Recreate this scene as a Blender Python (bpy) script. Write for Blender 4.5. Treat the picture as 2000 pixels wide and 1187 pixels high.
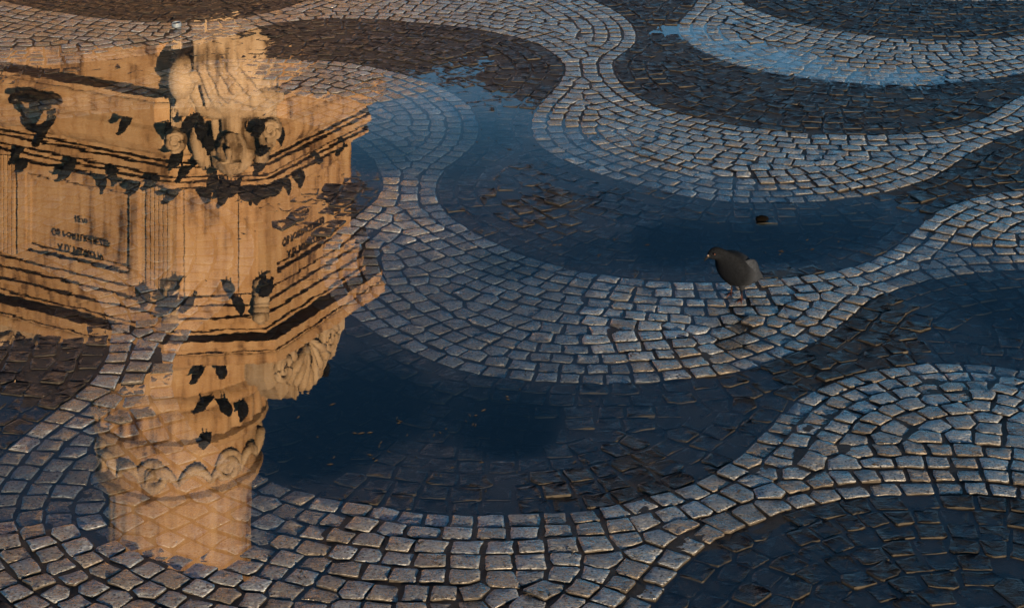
import bpy, bmesh, math, random
import numpy as np
from mathutils import Vector, Matrix

for o in list(bpy.data.objects):
    bpy.data.objects.remove(o)
scene = bpy.context.scene
col = scene.collection
R = math.radians

# ------------------------------------------------------------------ camera
CAM_H, FOC, HOR = 2.5, 3870.0, -920.0        # metres, pixels, horizon row of the 2000 px wide photograph
cd = bpy.data.cameras.new('camera')
cam = bpy.data.objects.new('camera', cd)
col.objects.link(cam)
cam.location = (0, 0, CAM_H)
cam.rotation_euler = (R(90), 0, 0)
cd.sensor_width = 36.0
cd.lens = 36.0 * FOC / 2000.0
cd.shift_y = (HOR - 593.5) / 2000.0
cd.clip_end = 3000
cd.clip_start = 0.05
scene.camera = cam

# ------------------------------------------------------------------ world, sun, exposure
SUN_EL, SUN_AZ = 4.2, 157.0                # degrees; azimuth clockwise from +Y
world = bpy.data.worlds.new('World')
scene.world = world
world.use_nodes = True
nt = world.node_tree
bg = nt.nodes['Background']
sky = nt.nodes.new('ShaderNodeTexSky')
sky.sky_type = 'NISHITA'
sky.sun_disc = False
sky.sun_elevation = R(SUN_EL)
sky.sun_rotation = R(SUN_AZ)
sky.altitude = 100
sky.air_density = 0.28
sky.dust_density = 0.0
sky.ozone_density = 1.0
# pale haze low over the horizon, all the way round
tcw = nt.nodes.new('ShaderNodeTexCoord')
sep = nt.nodes.new('ShaderNodeSeparateXYZ')
nt.links.new(tcw.outputs['Generated'], sep.inputs[0])
mr = nt.nodes.new('ShaderNodeMapRange')
mr.interpolation_type = 'SMOOTHSTEP'
mr.inputs['From Min'].default_value = math.sin(R(19.5)); mr.inputs['From Max'].default_value = math.sin(R(13.0))
nt.links.new(sep.outputs['Z'], mr.inputs[0])
hz = nt.nodes.new('ShaderNodeMix'); hz.data_type = 'RGBA'; hz.blend_type = 'ADD'
hz.inputs[7].default_value = (1.7, 4.2, 6.4, 1)
nt.links.new(mr.outputs[0], hz.inputs[0])
tn = nt.nodes.new('ShaderNodeMix'); tn.data_type = 'RGBA'; tn.blend_type = 'MULTIPLY'; tn.inputs[0].default_value = 1.0
tn.inputs[7].default_value = (0.50, 0.82, 0.80, 1)      # the whole sky a little deeper and greener than the model's dusk
nt.links.new(sky.outputs[0], tn.inputs[6])
nt.links.new(tn.outputs[2], hz.inputs[6])
nt.links.new(hz.outputs[2], bg.inputs[0])
bg.inputs[1].default_value = 0.05

sl = bpy.data.lights.new('sun', 'SUN')
sl.energy = 5.0
sl.angle = R(0.53)
sl.color = (1.0, 0.68, 0.38)
sun = bpy.data.objects.new('sun', sl)
col.objects.link(sun)
sdir = Vector((math.sin(R(SUN_AZ)) * math.cos(R(SUN_EL)), math.cos(R(SUN_AZ)) * math.cos(R(SUN_EL)), math.sin(R(SUN_EL))))
sun.rotation_euler = sdir.to_track_quat('Z', 'Y').to_euler()
sun.location = (0, -20, 40)

vs = scene.view_settings
vs.view_transform = 'Standard'
vs.look = 'None'
vs.exposure = 1.5
vs.gamma = 1.0
vs.use_curve_mapping = False
scene.cycles.max_bounces = 5
scene.cycles.diffuse_bounces = 0
scene.cycles.transparent_max_bounces = 12
scene.cycles.sample_clamp_indirect = 4.0
scene.cycles.caustics_reflective = False
scene.cycles.caustics_refractive = False

# ------------------------------------------------------------------ helpers
rng = np.random.default_rng(7)
random.seed(7)

def ground(x, y):
    """point of the level pavement seen at photograph pixel x, y"""
    z = FOC * CAM_H / (y - HOR)
    return ((x - 1000.0) / FOC * z, z)

def H_of(y, Z):
    """height of a point at distance Z whose mirror image is seen at row y"""
    return (y - HOR) * Z / FOC - CAM_H

def link(o, parent=None):
    col.objects.link(o)
    if parent is not None:
        o.parent = parent
    return o

def mesh_obj(name, verts, faces, mat, parent=None, smooth=False, loc=(0, 0, 0)):
    me = bpy.data.meshes.new(name)
    me.from_pydata(verts, [], faces)
    me.update()
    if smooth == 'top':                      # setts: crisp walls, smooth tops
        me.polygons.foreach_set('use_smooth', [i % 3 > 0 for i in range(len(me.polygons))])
        me.materials.append(mat); me.materials.append(M_SIDE if mat is M_WHITE else M_SIDE_DARK)      # side walls get their own colour; on limestone it mutes sun-lit rims
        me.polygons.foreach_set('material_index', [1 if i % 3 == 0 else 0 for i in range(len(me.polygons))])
        mat = None
    elif smooth:
        me.polygons.foreach_set('use_smooth', [True] * len(me.polygons))
    if mat is not None:
        me.materials.append(mat)
    o = bpy.data.objects.new(name, me)
    o.location = loc
    return link(o, parent)

def bm_obj(name, bm, mat, parent=None, smooth=False, loc=(0, 0, 0)):
    me = bpy.data.meshes.new(name)
    bm.to_mesh(me)
    bm.free()
    if smooth:
        me.polygons.foreach_set('use_smooth', [True] * len(me.polygons))
    if mat is not None:
        me.materials.append(mat)
    o = bpy.data.objects.new(name, me)
    o.location = loc
    return link(o, parent)

def empty(name, loc=(0, 0, 0), rz=0.0):
    o = bpy.data.objects.new(name, None)
    o.empty_display_size = 0.1
    o.location = loc
    o.rotation_euler = (0, 0, rz)
    return link(o)

def tag(o, label=None, cat=None, group=None, kind=None):
    if label: o['label'] = label
    if cat: o['category'] = cat
    if group: o['group'] = group
    if kind: o['kind'] = kind
    return o

# ------------------------------------------------------------------ materials
def new_mat(name):
    m = bpy.data.materials.new(name)
    m.use_nodes = True
    n = m.node_tree.nodes
    return m, m.node_tree, n['Principled BSDF']

def N(t, kind, **kw):
    n = t.nodes.new(kind)
    for k, v in kw.items():
        setattr(n, k, v)
    return n

def noise(t, vec, scale, detail=6, rough=0.6):
    n = N(t, 'ShaderNodeTexNoise')
    n.inputs['Scale'].default_value = scale
    n.inputs['Detail'].default_value = detail
    n.inputs['Roughness'].default_value = rough
    if vec is not None:
        t.links.new(vec, n.inputs['Vector'])
    return n

def ramp(t, fac, stops):
    r = N(t, 'ShaderNodeValToRGB')
    cr = r.color_ramp
    while len(cr.elements) > 1:
        cr.elements.remove(cr.elements[-1])
    cr.elements[0].position = stops[0][0]
    cr.elements[0].color = (*stops[0][1], 1)
    for p, c in stops[1:]:
        e = cr.elements.new(p)
        e.color = (*c, 1)
    t.links.new(fac, r.inputs[0])
    return r

def math_n(t, op, a, b=None, clamp=False):
    n = N(t, 'ShaderNodeMath', operation=op, use_clamp=clamp)
    for i, v in enumerate((a, b)):
        if v is None: continue
        if isinstance(v, (int, float)):
            n.inputs[i].default_value = v
        else:
            t.links.new(v, n.inputs[i])
    return n.outputs[0]

def mixc(t, fac, a, b, blend='MIX'):
    n = N(t, 'ShaderNodeMix', data_type='RGBA', blend_type=blend)
    if isinstance(fac, (int, float)): n.inputs[0].default_value = fac
    else: t.links.new(fac, n.inputs[0])
    for i, v in ((6, a), (7, b)):
        if isinstance(v, tuple): n.inputs[i].default_value = (*v, 1)
        else: t.links.new(v, n.inputs[i])
    return n.outputs[2]

def bump(t, height, strength, dist, prev=None):
    b = N(t, 'ShaderNodeBump')
    b.inputs['Strength'].default_value = strength
    b.inputs['Distance'].default_value = dist
    t.links.new(height, b.inputs['Height'])
    if prev is not None:
        t.links.new(prev, b.inputs['Normal'])
    return b.outputs['Normal']

def mat_sett(name, dark, mid, light, rough0, rough1, pit, bumpd, spec):
    m, t, p = new_mat(name)
    geo = N(t, 'ShaderNodeNewGeometry')
    att = N(t, 'ShaderNodeAttribute', attribute_name='tone')
    # every stone has its own piece of the noise: shift the coordinates by its tone
    sh = N(t, 'ShaderNodeVectorMath', operation='SCALE')
    t.links.new(att.outputs['Vector'], sh.inputs[0]); sh.inputs['Scale'].default_value = 37.0
    ad = N(t, 'ShaderNodeVectorMath', operation='ADD')
    t.links.new(geo.outputs['Position'], ad.inputs[0]); t.links.new(sh.outputs[0], ad.inputs[1])
    v = ad.outputs[0]
    n1 = noise(t, v, 28, 4, 0.65)
    n2 = noise(t, v, 130, 3, 0.7)
    vor = N(t, 'ShaderNodeTexVoronoi'); vor.inputs['Scale'].default_value = 75
    t.links.new(v, vor.inputs['Vector'])
    pits = math_n(t, 'LESS_THAN', vor.outputs['Distance'], math_n(t, 'MULTIPLY', n1.outputs['Fac'], pit))
    base = ramp(t, math_n(t, 'ADD', math_n(t, 'MULTIPLY', n1.outputs['Fac'], 0.5), math_n(t, 'MULTIPLY', n2.outputs['Fac'], 0.5)),
                [(0.36, dark), (0.51, mid), (0.66, light)])
    tone = math_n(t, 'ADD', math_n(t, 'MULTIPLY', att.outputs['Fac'], 1.05), 0.42)
    tc = N(t, 'ShaderNodeCombineColor')
    for i in range(3): t.links.new(tone, tc.inputs[i])
    c = mixc(t, 1.0, base.outputs[0], tc.outputs[0], 'MULTIPLY')
    sa = N(t, 'ShaderNodeSeparateXYZ'); t.links.new(att.outputs['Vector'], sa.inputs[0])
    tint = ramp(t, sa.outputs['Y'], [(0.0, (1.05, 0.86, 0.66)), (0.35, (1.0, 0.97, 0.92)), (0.7, (0.95, 1.0, 1.05)), (1.0, (0.88, 0.98, 1.1))])
    c = mixc(t, 1.0, c, tint.outputs[0], 'MULTIPLY')
    c = mixc(t, pits, c, tuple(x * 0.35 for x in dark))
    t.links.new(c, p.inputs['Base Color'])
    rr = N(t, 'ShaderNodeMapRange')
    rr.inputs['From Min'].default_value = 0.35; rr.inputs['From Max'].default_value = 0.65
    rr.inputs['To Min'].default_value = rough0; rr.inputs['To Max'].default_value = rough1
    t.links.new(n1.outputs['Fac'], rr.inputs[0])
    t.links.new(rr.outputs[0], p.inputs['Roughness'])
    p.inputs['Specular IOR Level'].default_value = spec
    # split cleavage planes + grain + pits
    st = N(t, 'ShaderNodeVectorMath', operation='MULTIPLY'); st.inputs[1].default_value = (1.0, 2.4, 1.0)
    t.links.new(v, st.inputs[0])
    n3 = noise(t, st.outputs[0], 18, 4, 0.6)
    h = math_n(t, 'ADD', math_n(t, 'MULTIPLY', n3.outputs['Fac'], 1.0), math_n(t, 'MULTIPLY', n2.outputs['Fac'], 0.42))
    h = math_n(t, 'SUBTRACT', h, math_n(t, 'MULTIPLY', pits, 0.25))
    t.links.new(bump(t, h, 0.9, bumpd), p.inputs['Normal'])
    return m

M_WHITE = mat_sett('limestone_sett', (0.030, 0.033, 0.037), (0.165, 0.182, 0.203), (0.37, 0.40, 0.435), 0.14, 0.5, 0.42, 0.012, 0.75)
M_BLACK = mat_sett('basalt_sett', (0.0012, 0.0018, 0.0030), (0.0032, 0.0046, 0.0072), (0.0095, 0.0125, 0.017), 0.30, 0.6, 0.15, 0.014, 0.3)

def mat_plain(name, c, rough, spec=0.5, metal=0.0, nscale=None, namt=0.25, bscale=None, bd=0.002):
    m, t, p = new_mat(name)
    p.inputs['Roughness'].default_value = rough
    p.inputs['Specular IOR Level'].default_value = spec
    p.inputs['Metallic'].default_value = metal
    geo = N(t, 'ShaderNodeNewGeometry')
    if nscale:
        n = noise(t, geo.outputs['Position'], nscale, 6, 0.6)
        a = tuple(x * (1 - namt) for x in c); b = tuple(min(1, x * (1 + namt)) for x in c)
        r = ramp(t, n.outputs['Fac'], [(0.35, a), (0.65, b)])
        t.links.new(r.outputs[0], p.inputs['Base Color'])
    else:
        p.inputs['Base Color'].default_value = (*c, 1)
    if bscale:
        n = noise(t, geo.outputs['Position'], bscale, 5, 0.6)
        t.links.new(bump(t, n.outputs['Fac'], 0.6, bd), p.inputs['Normal'])
    return m

M_GROUT = mat_plain('wet_joint_grit', (0.012, 0.0115, 0.011), 0.6, 0.4, 0, 60, 0.5, 220, 0.004)

M_SIDE = mat_plain('shaded_sett_side', (0.030, 0.028, 0.025), 0.7, 0.3, 0, 70, 0.5)  # shade painted into the wall colour, so low sun leaves no bright rims
M_SIDE_DARK = mat_plain('toned_basalt_side', (0.017, 0.016, 0.014), 0.7, 0.3, 0, 70, 0.5)

def mat_water():
    m, t, p = new_mat('puddle_water')
    t.nodes.remove(p)
    out = t.nodes['Material Output']
    geo = N(t, 'ShaderNodeNewGeometry')
    n1 = noise(t, geo.outputs['Position'], 9, 2, 0.4)
    n2 = noise(t, geo.outputs['Position'], 45, 2, 0.4)
    h = math_n(t, 'ADD', math_n(t, 'MULTIPLY', n1.outputs['Fac'], 1.0), math_n(t, 'MULTIPLY', n2.outputs['Fac'], 0.10))
    nm = bump(t, h, 1.0, 0.00006)
    # Schlick reflectance, the same from above and below the film
    dt = N(t, 'ShaderNodeVectorMath', operation='DOT_PRODUCT')
    t.links.new(nm, dt.inputs[0]); t.links.new(geo.outputs['Incoming'], dt.inputs[1])
    c1 = math_n(t, 'SUBTRACT', 1.0, math_n(t, 'ABSOLUTE', dt.outputs['Value']), True)
    fres = math_n(t, 'ADD', math_n(t, 'MULTIPLY', math_n(t, 'POWER', c1, 5.0), 0.48), 0.12, True)
    gl = N(t, 'ShaderNodeBsdfGlossy'); gl.inputs['Roughness'].default_value = 0.0
    t.links.new(nm, gl.inputs['Normal'])
    tr = N(t, 'ShaderNodeBsdfTransparent')
    dep = N(t, 'ShaderNodeAttribute', attribute_name='depth')          # film thickness in metres: deeper water swallows more light
    tint = ramp(t, math_n(t, 'MULTIPLY', dep.outputs['Fac'], 80.0), [(0.0, (0.95, 0.97, 0.98)), (0.24, (0.86, 0.91, 0.93)), (0.45, (0.46, 0.58, 0.64)), (0.85, (0.15, 0.24, 0.30))])
    t.links.new(tint.outputs[0], tr.inputs['Color'])
    mx = N(t, 'ShaderNodeMixShader')
    t.links.new(fres, mx.inputs[0])
    t.links.new(tr.outputs[0], mx.inputs[1])
    t.links.new(gl.outputs[0], mx.inputs[2])
    t.links.new(mx.outputs[0], out.inputs['Surface'])
    return m
M_WATER = mat_water()

def mat_limestone(name, a, b, c):
    m, t, p = new_mat(name)
    geo = N(t, 'ShaderNodeNewGeometry')
    v = geo.outputs['Position']
    n1 = noise(t, v, 1.3, 8, 0.65)
    st = N(t, 'ShaderNodeVectorMath', operation='MULTIPLY'); st.inputs[1].default_value = (5.0, 5.0, 0.5)
    t.links.new(v, st.inputs[0])
    n2 = noise(t, st.outputs[0], 1.6, 6, 0.6)          # rain streaks
    f = math_n(t, 'ADD', math_n(t, 'MULTIPLY', n1.outputs['Fac'], 0.5), math_n(t, 'MULTIPLY', n2.outputs['Fac'], 0.5))
    r = ramp(t, f, [(0.38, a), (0.48, b), (0.60, c)])
    t.links.new(r.outputs[0], p.inputs['Base Color'])
    p.inputs['Roughness'].default_value = 0.8
    n3 = noise(t, v, 30, 5, 0.6)
    t.links.new(bump(t, n3.outputs['Fac'], 0.5, 0.01), p.inputs['Normal'])
    return m
M_STONE = mat_limestone('monument_limestone', (0.14, 0.070, 0.028), (0.64, 0.385, 0.185), (0.82, 0.55, 0.30))
M_CARVED = mat_limestone('carved_limestone', (0.19, 0.12, 0.06), (0.66, 0.48, 0.30), (0.82, 0.64, 0.44))
M_LETTER = mat_plain('bronze_letters', (0.03, 0.022, 0.015), 0.5, 0.5, 0.3)
M_BRONZE = mat_plain('dark_bronze', (0.02, 0.016, 0.013), 0.4, 0.5, 0.5, 6, 0.4)

# ------------------------------------------------------------------ the wave pattern, traced on the pavement
def catmull(pts, step=0.02):
    P = np.array(pts, float)
    P = np.vstack([2 * P[0] - P[1], P, 2 * P[-1] - P[-2]])
    out = []
    for i in range(1, len(P) - 2):
        p0, p1, p2, p3 = P[i - 1], P[i], P[i + 1], P[i + 2]
        n = max(2, int(np.linalg.norm(p2 - p1) / step * 1.2))
        for k in range(n):
            u = k / n
            out.append(0.5 * ((2 * p1) + (-p0 + p2) * u + (2 * p0 - 5 * p1 + 4 * p2 - p3) * u * u + (-p0 + 3 * p1 - 3 * p2 + p3) * u ** 3))
    out.append(P[-2])
    return np.array(out)

def edge(px):
    g = [ground(*p) for p in px]
    c = catmull(g, 0.03)
    k = np.ones(5) / 5                      # light smoothing of hand-traced points
    for _ in range(2):
        s = c.copy()
        for a in range(2):
            s[2:-2, a] = np.convolve(c[:, a], k, 'valid')
        c = s
    return c

A_up = edge([(-420, 420), (-250, 360), (-100, 333), (0, 328), (53, 328), (124, 327), (226, 338), (297, 348), (354, 365), (407, 386), (440, 400), (474, 425), (497, 464), (496, 515), (462, 569), (410, 622), (366, 661), (347, 690), (338, 724), (341, 762), (354, 800), (379, 834), (418, 868), (478, 908), (531, 935), (590, 960), (637, 973), (714, 984), (767, 994), (884, 1006), (1004, 1005), (1075, 1002), (1135, 997), (1199, 992), (1241, 981), (1287, 968), (1335, 954), (1378, 935), (1424, 909), (1452, 884), (1480, 855), (1502, 834), (1526, 806), (1554, 780), (1601, 757), (1664, 734), (1707, 725), (1788, 713), (1866, 707), (1919, 709), (2000, 721), (2150, 770), (2300, 850)])
A_lo = edge([(-520, 640), (-350, 520), (-200, 475), (-80, 472), (0, 488), (53, 511), (113, 538), (152, 556), (184, 582), (205, 608), (216, 640), (215, 664), (208, 690), (197, 722), (177, 748), (149, 770), (120, 793), (96, 811), (67, 831), (39, 852), (15, 876), (-20, 910), (-62, 965), (-80, 1030), (-60, 1100), (10, 1180), (150, 1255), (350, 1315), (600, 1350), (850, 1355), (1050, 1330), (1170, 1280), (1240, 1225), (1275, 1187), (1300, 1151), (1321, 1122), (1342, 1098), (1367, 1075), (1395, 1056), (1431, 1040), (1470, 1025), (1512, 1011), (1555, 997), (1583, 988), (1629, 978), (1672, 972), (1721, 969), (1803, 966), (1852, 967), (1909, 969), (1969, 972), (2000, 977), (2120, 1010), (2250, 1080)])
B_up = edge([(-560, 300), (-400, 235), (-200, 212), (-60, 208), (0, 205), (100, 192), (200, 170), (290, 143), (370, 122), (440, 114), (527, 116), (600, 117), (653, 121), (717, 130), (770, 141), (819, 155), (869, 173), (901, 193), (926, 216), (936, 242), (933, 269), (918, 290), (894, 310), (870, 326), (857, 345), (852, 372), (860, 398), (878, 420), (904, 440), (940, 459), (990, 483), (1030, 497), (1064, 508), (1092, 517), (1124, 525), (1160, 532), (1202, 538), (1252, 545), (1300, 549), (1399, 552), (1477, 549), (1526, 546), (1572, 541), (1611, 533), (1650, 526), (1682, 517), (1718, 500), (1746, 483), (1774, 461), (1797, 439), (1824, 420), (1852, 405), (1884, 392), (1937, 380), (2000, 372), (2100, 375), (2250, 400), (2400, 440)])
B_lo = edge([(-620, 400), (-450, 320), (-250, 272), (-100, 255), (0, 247), (60, 239), (101, 231), (160, 225), (230, 216), (320, 210), (420, 209), (520, 220), (600, 241), (650, 259), (685, 275), (708, 291), (731, 313), (743, 340), (745, 368), (733, 392), (705, 415), (672, 440), (640, 465), (624, 492), (621, 520), (628, 548), (648, 583), (670, 603), (690, 620), (720, 640), (760, 664), (805, 686), (850, 705), (900, 722), (950, 733), (1010, 740), (1060, 744), (1130, 748), (1200, 749), (1290, 744), (1350, 739), (1415, 735), (1470, 719), (1515, 705), (1560, 690), (1590, 672), (1625, 652), (1655, 632), (1672, 612), (1692, 594), (1730, 574), (1775, 556), (1830, 542), (1900, 532), (1960, 527), (2000, 526), (2100, 535), (2250, 570), (2400, 620)])
C_up = edge([(-700, 80), (-450, 10), (-250, -15), (-100, -12), (0, 5), (60, 18), (120, 28), (177, 36), (240, 42), (300, 46), (360, 46), (425, 43), (495, 32), (549, 20), (600, 3), (650, -14), (720, -28), (820, -36), (920, -36), (1020, -28), (1090, -17), (1149, -1), (1173, 10), (1202, 25), (1227, 43), (1242, 64), (1243, 82), (1230, 99), (1206, 113), (1197, 128), (1199, 145), (1211, 163), (1234, 184), (1262, 201), (1300, 216), (1353, 229), (1406, 241), (1459, 250), (1526, 260), (1594, 265), (1672, 267), (1742, 266), (1813, 261), (1866, 253), (1902, 243), (1937, 226), (1972, 203), (2000, 188), (2060, 170), (2200, 160), (2400, 185)])
C_lo = edge([(-700, 200), (-450, 150), (-200, 132), (0, 130), (100, 127), (200, 119), (290, 106), (370, 92), (430, 77), (470, 64), (505, 54), (550, 48), (600, 42), (688, 39), (759, 42), (848, 50), (918, 59), (989, 71), (1042, 86), (1071, 102), (1095, 121), (1103, 142), (1095, 160), (1076, 182), (1053, 205), (1039, 227), (1035, 251), (1046, 276), (1071, 297), (1106, 315), (1149, 333), (1202, 349), (1255, 363), (1300, 374), (1353, 386), (1406, 393), (1477, 396), (1548, 395), (1618, 391), (1672, 385), (1714, 379), (1760, 369), (1795, 358), (1831, 345), (1866, 323), (1902, 298), (1930, 283), (1972, 266), (2000, 257), (2080, 245), (2200, 245), (2400, 265)])
D_up = edge([(300, -120), (500, -135), (800, -150), (1100, -148), (1250, -135), (1350, -110), (1410, -70), (1425, -35), (1442, 0), (1466, 15), (1498, 30), (1548, 46), (1604, 58), (1672, 68), (1725, 76), (1778, 80), (1849, 82), (1919, 81), (1972, 76), (2000, 72), (2100, 50), (2200, 35), (2400, 35)])
D_lo = edge([(300, -75), (500, -80), (800, -95), (1050, -92), (1180, -80), (1290, -62), (1355, -40), (1372, -15), (1362, 3), (1350, 20), (1332, 36), (1322, 54), (1328, 72), (1350, 90), (1376, 103), (1406, 119), (1459, 135), (1512, 147), (1576, 156), (1654, 163), (1742, 168), (1831, 168), (1902, 161), (1950, 154), (2000, 146), (2100, 128), (2200, 118), (2400, 122)])
E_lo = edge([(1000, -200), (1300, -170), (1460, -120), (1560, -60), (1640, -22), (1700, -5), (1780, 1), (1860, 5), (1940, 6), (2000, 5), (2120, -8), (2300, -20), (2500, -20)])

X0, X1, Y0, Y1, RES = -3.7, 3.7, 3.9, 12.4, 0.006
NX, NY = int((X1 - X0) / RES), int((Y1 - Y0) / RES)

def raster(poly):
    """even-odd fill of a polygon on the pavement raster"""
    m = np.zeros((NY, NX), bool)
    P = np.asarray(poly); Q = np.roll(P, -1, 0)
    for j in range(NY):
        y = Y0 + (j + 0.5) * RES
        c = (P[:, 1] <= y) != (Q[:, 1] <= y)
        if not c.any(): continue
        a, b = P[c], Q[c]
        xs = np.sort(a[:, 0] + (y - a[:, 1]) / (b[:, 1] - a[:, 1]) * (b[:, 0] - a[:, 0]))
        for k in range(0, len(xs) - 1, 2):
            i0 = max(0, int(math.ceil((xs[k] - X0) / RES - 0.5))); i1 = min(NX, int(math.floor((xs[k + 1] - X0) / RES - 0.5)) + 1)
            if i1 > i0: m[j, i0:i1] ^= True
    return m

yy = Y0 + (np.arange(NY) + 0.5) * RES
xx = X0 + (np.arange(NX) + 0.5) * RES
WEDGE = np.abs(xx)[None, :] < (0.2584 * yy[:, None] + 0.28)
WEDGE &= (yy[:, None] > 4.30) & (yy[:, None] < 10.95)

# water level is 0; height of the stone tops above it, in millimetres, surveyed at points of the photograph
LEVEL = [(950,260,-6),(900,330,-5),(1300,470,-10),(1500,480,-9),(1650,450,-7),(1150,480,-5),(1000,520,-5),(1000,600,-2.5),(850,560,-3),(900,680,-2.5),(1100,680,-2),(1060,560,-3),
(1250,660,2),(1250,580,0.5),(1450,620,2.0),(1425,635,-1.3),(1430,668,-1.0),(1420,600,-1.3),(1440,595,-0.6),(1350,690,3.5),(1600,600,4.5),(1530,560,2.5),(1750,500,0.5),(1850,430,3),(1950,450,2),(1900,510,-1.5),(1950,600,-6),(1900,660,-3),(1850,560,-4),(1700,640,3),(1600,720,2.5),
(1500,780,0.8),(1400,800,0.0),(1250,770,-3),(1000,850,-12),(700,800,-12),(600,880,-10),(850,955,-1.2),(800,972,-0.6),(1000,935,0.6),(1150,885,-0.6),(900,930,-2),(950,970,0),(1100,950,1.6),(1250,900,2),(1350,890,0.5),(1400,830,-0.5),(1450,850,0.5),(1300,830,-3),
(600,1000,-0.5),(700,1050,3),(900,1080,5),(1100,1100,5),(1300,1030,4),(1450,950,3),(1600,880,3.5),(1800,850,5),(1950,850,5),(1500,1100,0.8),(1700,1080,1.2),(1900,1100,1.6),(1400,1150,-1.5),(1600,1150,0.5),(1800,1000,1.5),
(100,950,-2.2),(60,1120,4),(250,1145,3.5),(400,1160,2.5),(300,1000,-3.5),(400,1050,-3.5),(450,950,-3),(530,1010,-1),(570,1100,1.5),(300,860,-3.5),(250,800,0.5),(280,700,4),(290,660,1),(310,600,-3),(400,450,-6),(200,450,-6),(100,400,-6),(50,600,-5),(150,630,-2.5),(80,700,2.5),(150,690,2),(30,820,0.5),(100,760,2),
(600,600,-6),(560,500,-5),(400,700,-5),(450,650,-7),(420,780,-7),(372,690,-3),(390,740,-5),(370,790,-4),(600,400,1.2),(660,385,2.0),(700,410,1.6),(620,430,0.8),(570,350,-1.8),(540,380,-1.5),(740,300,-6),(800,250,-4),(850,200,-1.5),(760,400,0.3),(790,430,1),(740,460,0),(660,470,0),(650,550,-2.5),(680,600,-2),(720,540,-2.5),
(1200,400,0.7),(950,385,0.2),(1050,420,1.5),(1125,440,0.9),(1080,390,2.0),(1020,375,1.5),(980,350,-0.4),(1000,430,-0.4),(1150,400,1.55),(1220,420,-1.4),(1090,430,1.3),(1080,330,-1.6),(930,390,-1.6),(900,410,-2),
(1050,250,-1.5),(1120,220,2),(1200,330,-1.5),(1100,290,-2.5),(1250,352,-2),(1300,300,2),(1200,270,1.5),(1500,330,3),(1500,390,-2),(1400,380,-1.5),(1650,340,4),(1750,365,2.5),(1800,385,1),(1760,415,-1.5),(1700,420,-5),(1900,330,3),
(1000,150,3),(850,100,4),(930,180,0.5),(700,90,4),(600,60,5),(900,130,1.5),(560,90,2),(490,90,-0.5),(440,85,-0.7),(400,60,1),(300,60,4),(150,60,4),(50,70,3),(50,112,0),(100,150,-0.5),(40,140,0),(160,135,-0.8),(200,170,-3.5),(50,190,-5),(300,190,-5),(250,120,-2.5),(330,150,-3.5),(420,150,-2.5),(370,100,-2),(480,165,-1.5),(550,150,0.5),(650,160,2),(750,180,1.0),(700,220,-2.5),(600,220,-4),(500,210,-4),(650,260,-6),(450,280,-7),(200,280,-7),(20,280,-7),
(1150,130,4),(1150,50,5),(1300,120,4),(1400,180,4),(1600,210,5),(1900,200,4),(1450,160,4),(1600,188,4),(1380,125,3),(1750,195,4),(1310,85,3),(1530,170,4),(1880,180,4),(1450,100,0.2),(1520,122,-0.8),(1400,90,0.2),(1335,65,-1.0),(1600,138,-0.1),(1700,152,0.0),(1800,158,0.3),(1500,60,3),(1700,110,2.5),(1900,130,3),(1700,40,5),(1900,30,5),(1300,30,4),(1000,20,5),(300,20,5),(100,10,5)]
LG = np.array([ground(a, b) for a, b, _ in LEVEL]); LV = np.array([c * 1.9 if c > 1.6 else c for _, _, c in LEVEL]) / 1000.0

def level(P):
    P = np.atleast_2d(P)
    out = np.empty(len(P))
    for i in range(0, len(P), 4000):
        d2 = ((P[i:i + 4000, None, :] - LG[None]) ** 2 * np.array([1.0, 0.55])).sum(-1) + 0.004
        w = d2 ** -2.2
        out[i:i + 4000] = (w * LV).sum(1) / w.sum(1)
    return out

SETT = 0.071

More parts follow.
